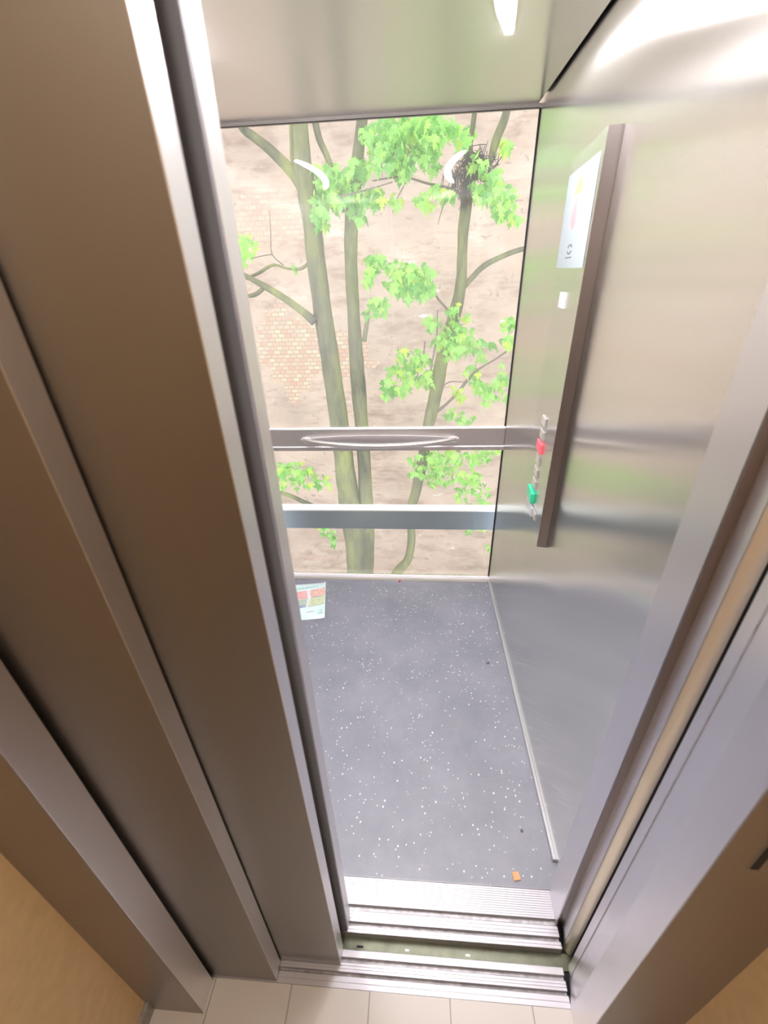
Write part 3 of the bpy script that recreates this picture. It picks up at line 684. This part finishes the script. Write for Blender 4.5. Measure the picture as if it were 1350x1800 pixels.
def tree_a():
    base = at(632, 1010, YT)
    T = thing('maple_tree', 'maple with two tall mossy stems and a low left branch, left in the window', 'tree', (base.x, YT, -7)); K = []
    lowx, lowz = base.x, -7.1
    o = limb('trunk', [(633, 1700, 62, .15), (634, 1300, 52, .1), (632, 1040, 45, .05), (627, 960, 41, .02), (611, 860, 36), (596, 740, 33), (580, 630, 33), (566, 540, 33), (556, 460, 34), (548, 390, 33), (538, 330, 33), (531, 275, 30), (527, 215, 27), (524, 120, 22), (520, 0, 18)], YT, K, label='main grey-green stem')
    limb('trunk', [(640, 1030, 30, .08), (645, 940, 27), (642, 850, 24), (636, 750, 24), (629, 670, 27), (622, 560, 23), (617, 460, 23), (618, 380, 25), (624, 320, 24), (632, 250, 21), (637, 200, 19), (644, 60, 15)], YT+.05, K, label='second slimmer stem')
    limb('branch', [(541, 345, 24), (515, 305, 19), (480, 268, 17), (445, 240, 15), (424, 222, 13), (380, 150, 10)], YT, K)
    limb('branch', [(535, 300, 14), (517, 285, 10), (514, 250, 10), (512, 190, 9)], YT, K)
    limb('branch', [(606, 372, 9), (592, 330, 10), (577, 280, 11), (560, 240, 12), (548, 180, 12)], YT+.1, K, label='slim upper branch leaning right')
    limb('branch', [(553, 566, 16), (535, 550, 13), (505, 528, 12), (470, 506, 11), (430, 484, 8), (395, 462, 6)], YT-.1, K, label='yellow-green lower left branch')
    limb('twig', [(463, 507, 7), (448, 518, 7), (430, 520, 6), (410, 512, 4)], YT-.1, K)
    limb('twig', [(541, 464, 6), (527, 473, 5), (505, 472, 4), (480, 466, 5), (455, 480, 5), (432, 490, 4)], YT, K, M_bark, 8)
    limb('twig', [(498, 466, 2), (478, 446, 2), (476, 410, 1.5), (474, 370, 1)], YT, K, M_twig, 6)
    limb('twig', [(478, 447, 2), (460, 450, 1.5), (440, 455, 1)], YT, K, M_twig, 6)
    limb('branch', [(640, 600, 9), (644, 575, 8), (648, 550, 6), (655, 530, 4)], YT-.1, K, label='short side shoot with leaves')
    limb('twig', [(608, 905, 10), (575, 900, 9), (540, 885, 8), (500, 868, 7), (460, 862, 5)], YT-.1, K, M_bark, 8)
    limb('twig', [(600, 345, 3), (640, 335, 2), (690, 320, 2)], YT-.3, K, M_twig, 6)
    foliage([(590, 318, 35, 26), (573, 352, 26, 24), (610, 345, 28, 26), (552, 303, 9, 12), (560, 385, 15, 16, 0, .3), (655, 345, 22, 20), (632, 300, 22, 20), (700, 232, 55, 22, -.2, .35), (655, 235, 26, 16), (765, 225, 45, 20, -.2, .35),
             (705, 285, 20, 30, -.2, .25), (675, 275, 22, 26, -.2, .35), (745, 262, 22, 26, -.2, .3), (690, 355, 14, 10, 0, .6), (765, 270, 12, 22, -.1), (630, 380, 14, 14, 0, .3),
             (430, 436, 16, 20), (424, 465, 8, 12), (520, 472, 4, 4), (655, 460, 16, 16, -.1), (648, 490, 10, 14, -.1), (705, 478, 24, 18, -.1), (735, 483, 24, 16, -.1), (718, 512, 26, 14, -.1, .35), (748, 510, 16, 16, -.1), (690, 500, 14, 12, -.1),
             (668, 540, 20, 12, -.1), (652, 556, 12, 8, -.1, .3), (520, 832, 30, 14), (500, 828, 16, 14), (560, 848, 18, 12), (530, 855, 18, 8), (490, 845, 12, 16), (580, 858, 6, 8), (572, 938, 16, 8), (585, 955, 7, 12, 0, .25), (470, 850, 18, 14)], YT, 3, T, K)
    adopt(T, *K)
tree_a()
def tree_b():
    Y = YT+.15
    base = at(700, 1005, Y)
    T = thing('maple_tree', 'slimmer crooked maple carrying a dark nest, right in the window', 'tree', (base.x-.4, Y, -7)); K = []
    limb('trunk', [(640, 1700, 40, .2), (655, 1250, 30, .15), (672, 1080, 24, .1), (695, 1012, 18, .05), (716, 985, 15), (723, 950, 14), (722, 900, 15), (732, 860, 18), (744, 800, 19), (753, 750, 20), (766, 690, 23), (777, 630, 23), (788, 590, 22), (801, 545, 22), (810, 500, 19), (812, 455, 18), (814, 410, 19), (819, 365, 20), (823, 330, 22), (832, 285, 22)], Y, K, label='crooked slim stem')
    limb('branch', [(830, 310, 17), (845, 305, 12), (861, 285, 11), (872, 245, 14), (888, 205, 14), (905, 130, 12), (915, 40, 9)], Y, K)
    limb('branch', [(826, 290, 14), (826, 250, 10), (832, 215, 9), (840, 150, 7)], Y, K)
    limb('branch', [(812, 508, 10), (828, 490, 9), (850, 468, 9), (880, 452, 9), (918, 438, 8), (980, 425, 6)], Y, K, label='right side branch arching upwards')
    limb('twig', [(806, 336, 4), (780, 328, 4), (750, 322, 4), (715, 312, 3), (690, 312, 3), (655, 318, 2)], Y-.1, K, M_twig, 7)
    limb('twig', [(722, 305, 2), (708, 330, 2), (698, 350, 1.5), (690, 375, 1)], Y-.1, K, M_twig, 6)
    limb('twig', [(806, 338, 3), (785, 350, 2), (775, 375, 1.5), (770, 395, 1)], Y-.1, K, M_twig, 6)
    limb('twig', [(768, 724, 6), (785, 710, 5), (805, 690, 5), (822, 668, 5), (840, 650, 4), (870, 632, 3), (890, 618, 3)], Y-.2, K, M_twig, 8)
    limb('twig', [(776, 680, 2), (792, 671, 2), (815, 672, 1.5)], Y-.1, K, M_twig, 6)
    limb('twig', [(795, 555, 5), (783, 540, 4), (770, 525, 4), (760, 505, 3)], Y-.1, K, M_twig, 7)
    limb('twig', [(757, 655, 3), (763, 620, 3), (768, 590, 3), (769, 545, 2)], Y-.3, K, M_twig, 7)
    limb('twig', [(747, 600, 2.5), (742, 640, 2), (730, 668, 2)], Y-.3, K, M_twig, 6)
    foliage([(842, 290, 15, 18), (868, 312, 16, 12), (850, 342, 16, 14), (835, 330, 10, 10), (885, 345, 20, 18), (890, 372, 20, 14), (906, 388, 12, 12, 0, .55), (875, 325, 14, 12), (886, 258, 10, 14, 0, .7), (815, 258, 14, 12), (825, 235, 12, 12), (742, 352, 10, 10, 0, .3), (755, 362, 10, 8, 0, .7),
             (785, 345, 16, 10), (770, 335, 12, 10), (754, 300, 6, 8), (757, 572, 14, 14), (790, 584, 26, 14), (800, 612, 26, 16), (778, 602, 16, 14), (815, 592, 18, 14), (790, 632, 10, 6, 0, .7), (800, 548, 10, 16), (825, 560, 8, 6, 0, .7),
             (715, 628, 22, 14), (740, 648, 22, 16), (702, 655, 20, 14), (725, 670, 22, 14, 0, .6), (680, 686, 14, 18, 0, .3), (704, 688, 14, 10), (752, 672, 12, 14, 0, .6), (738, 628, 12, 8),
             (897, 578, 12, 18), (890, 606, 10, 12), (852, 608, 18, 7), (838, 618, 8, 8), (845, 632, 7, 8), (832, 656, 16, 9), (862, 684, 20, 14), (885, 668, 14, 14), (858, 703, 16, 10, 0, .35), (836, 678, 12, 10), (800, 690, 12, 9, 0, .85), (812, 700, 8, 8, 0, .85), (893, 700, 8, 14), (885, 645, 8, 6),
             (798, 732, 14, 10), (820, 742, 16, 8), (742, 812, 22, 16), (780, 806, 30, 14), (820, 806, 36, 14), (858, 798, 22, 10), (785, 838, 30, 16), (824, 848, 22, 18), (762, 838, 18, 18), (812, 874, 12, 14), (845, 866, 14, 14), (856, 895, 14, 10), (832, 896, 20, 6), (735, 832, 14, 12),
             (835, 935, 20, 5), (858, 965, 5, 12), (900, 870, 20, 20), (930, 640, 20, 30), (935, 560, 20, 26)], Y-.1, 11, T, K)
    adopt(T, *K)
tree_b()
def nest():
    Y = YT+.10; rnd = random.Random(5); bm = bmesh.new()
    for i in range(330):
        if i < 210:
            u = rnd.gauss(838, 15); v = rnd.gauss(290, 12)
        elif i < 300:
            v = rnd.uniform(295, 362); u = 818 + rnd.gauss(0, 6) + (v-330)*-.05
        else:
            u = rnd.gauss(800, 10); v = rnd.gauss(318, 7)
        c = at(u, v, Y+rnd.uniform(-.16, .10)); ln = rnd.uniform(.05, .13)
        d = Vector((rnd.gauss(0, 1), rnd.gauss(0, .7), rnd.gauss(0, .8))).normalized()
        if i >= 210: d = Vector((rnd.gauss(0, .5), rnd.gauss(0, .4), 1)).normalized()
        e = c + d*ln + Vector((0, 0, rnd.uniform(-.02, .02)))
        tube(bm, [c-d*ln*.5, c+Vector((0, 0, .01)), e], [.003, .004, .002], 4)
    o = obj('bird_nest', bm, plain('dark_nest_twigs', (.07, .06, .065), .9)); o['label'] = 'dark untidy nest of twigs in the fork of the right maple'; o['category'] = 'nest'
nest()
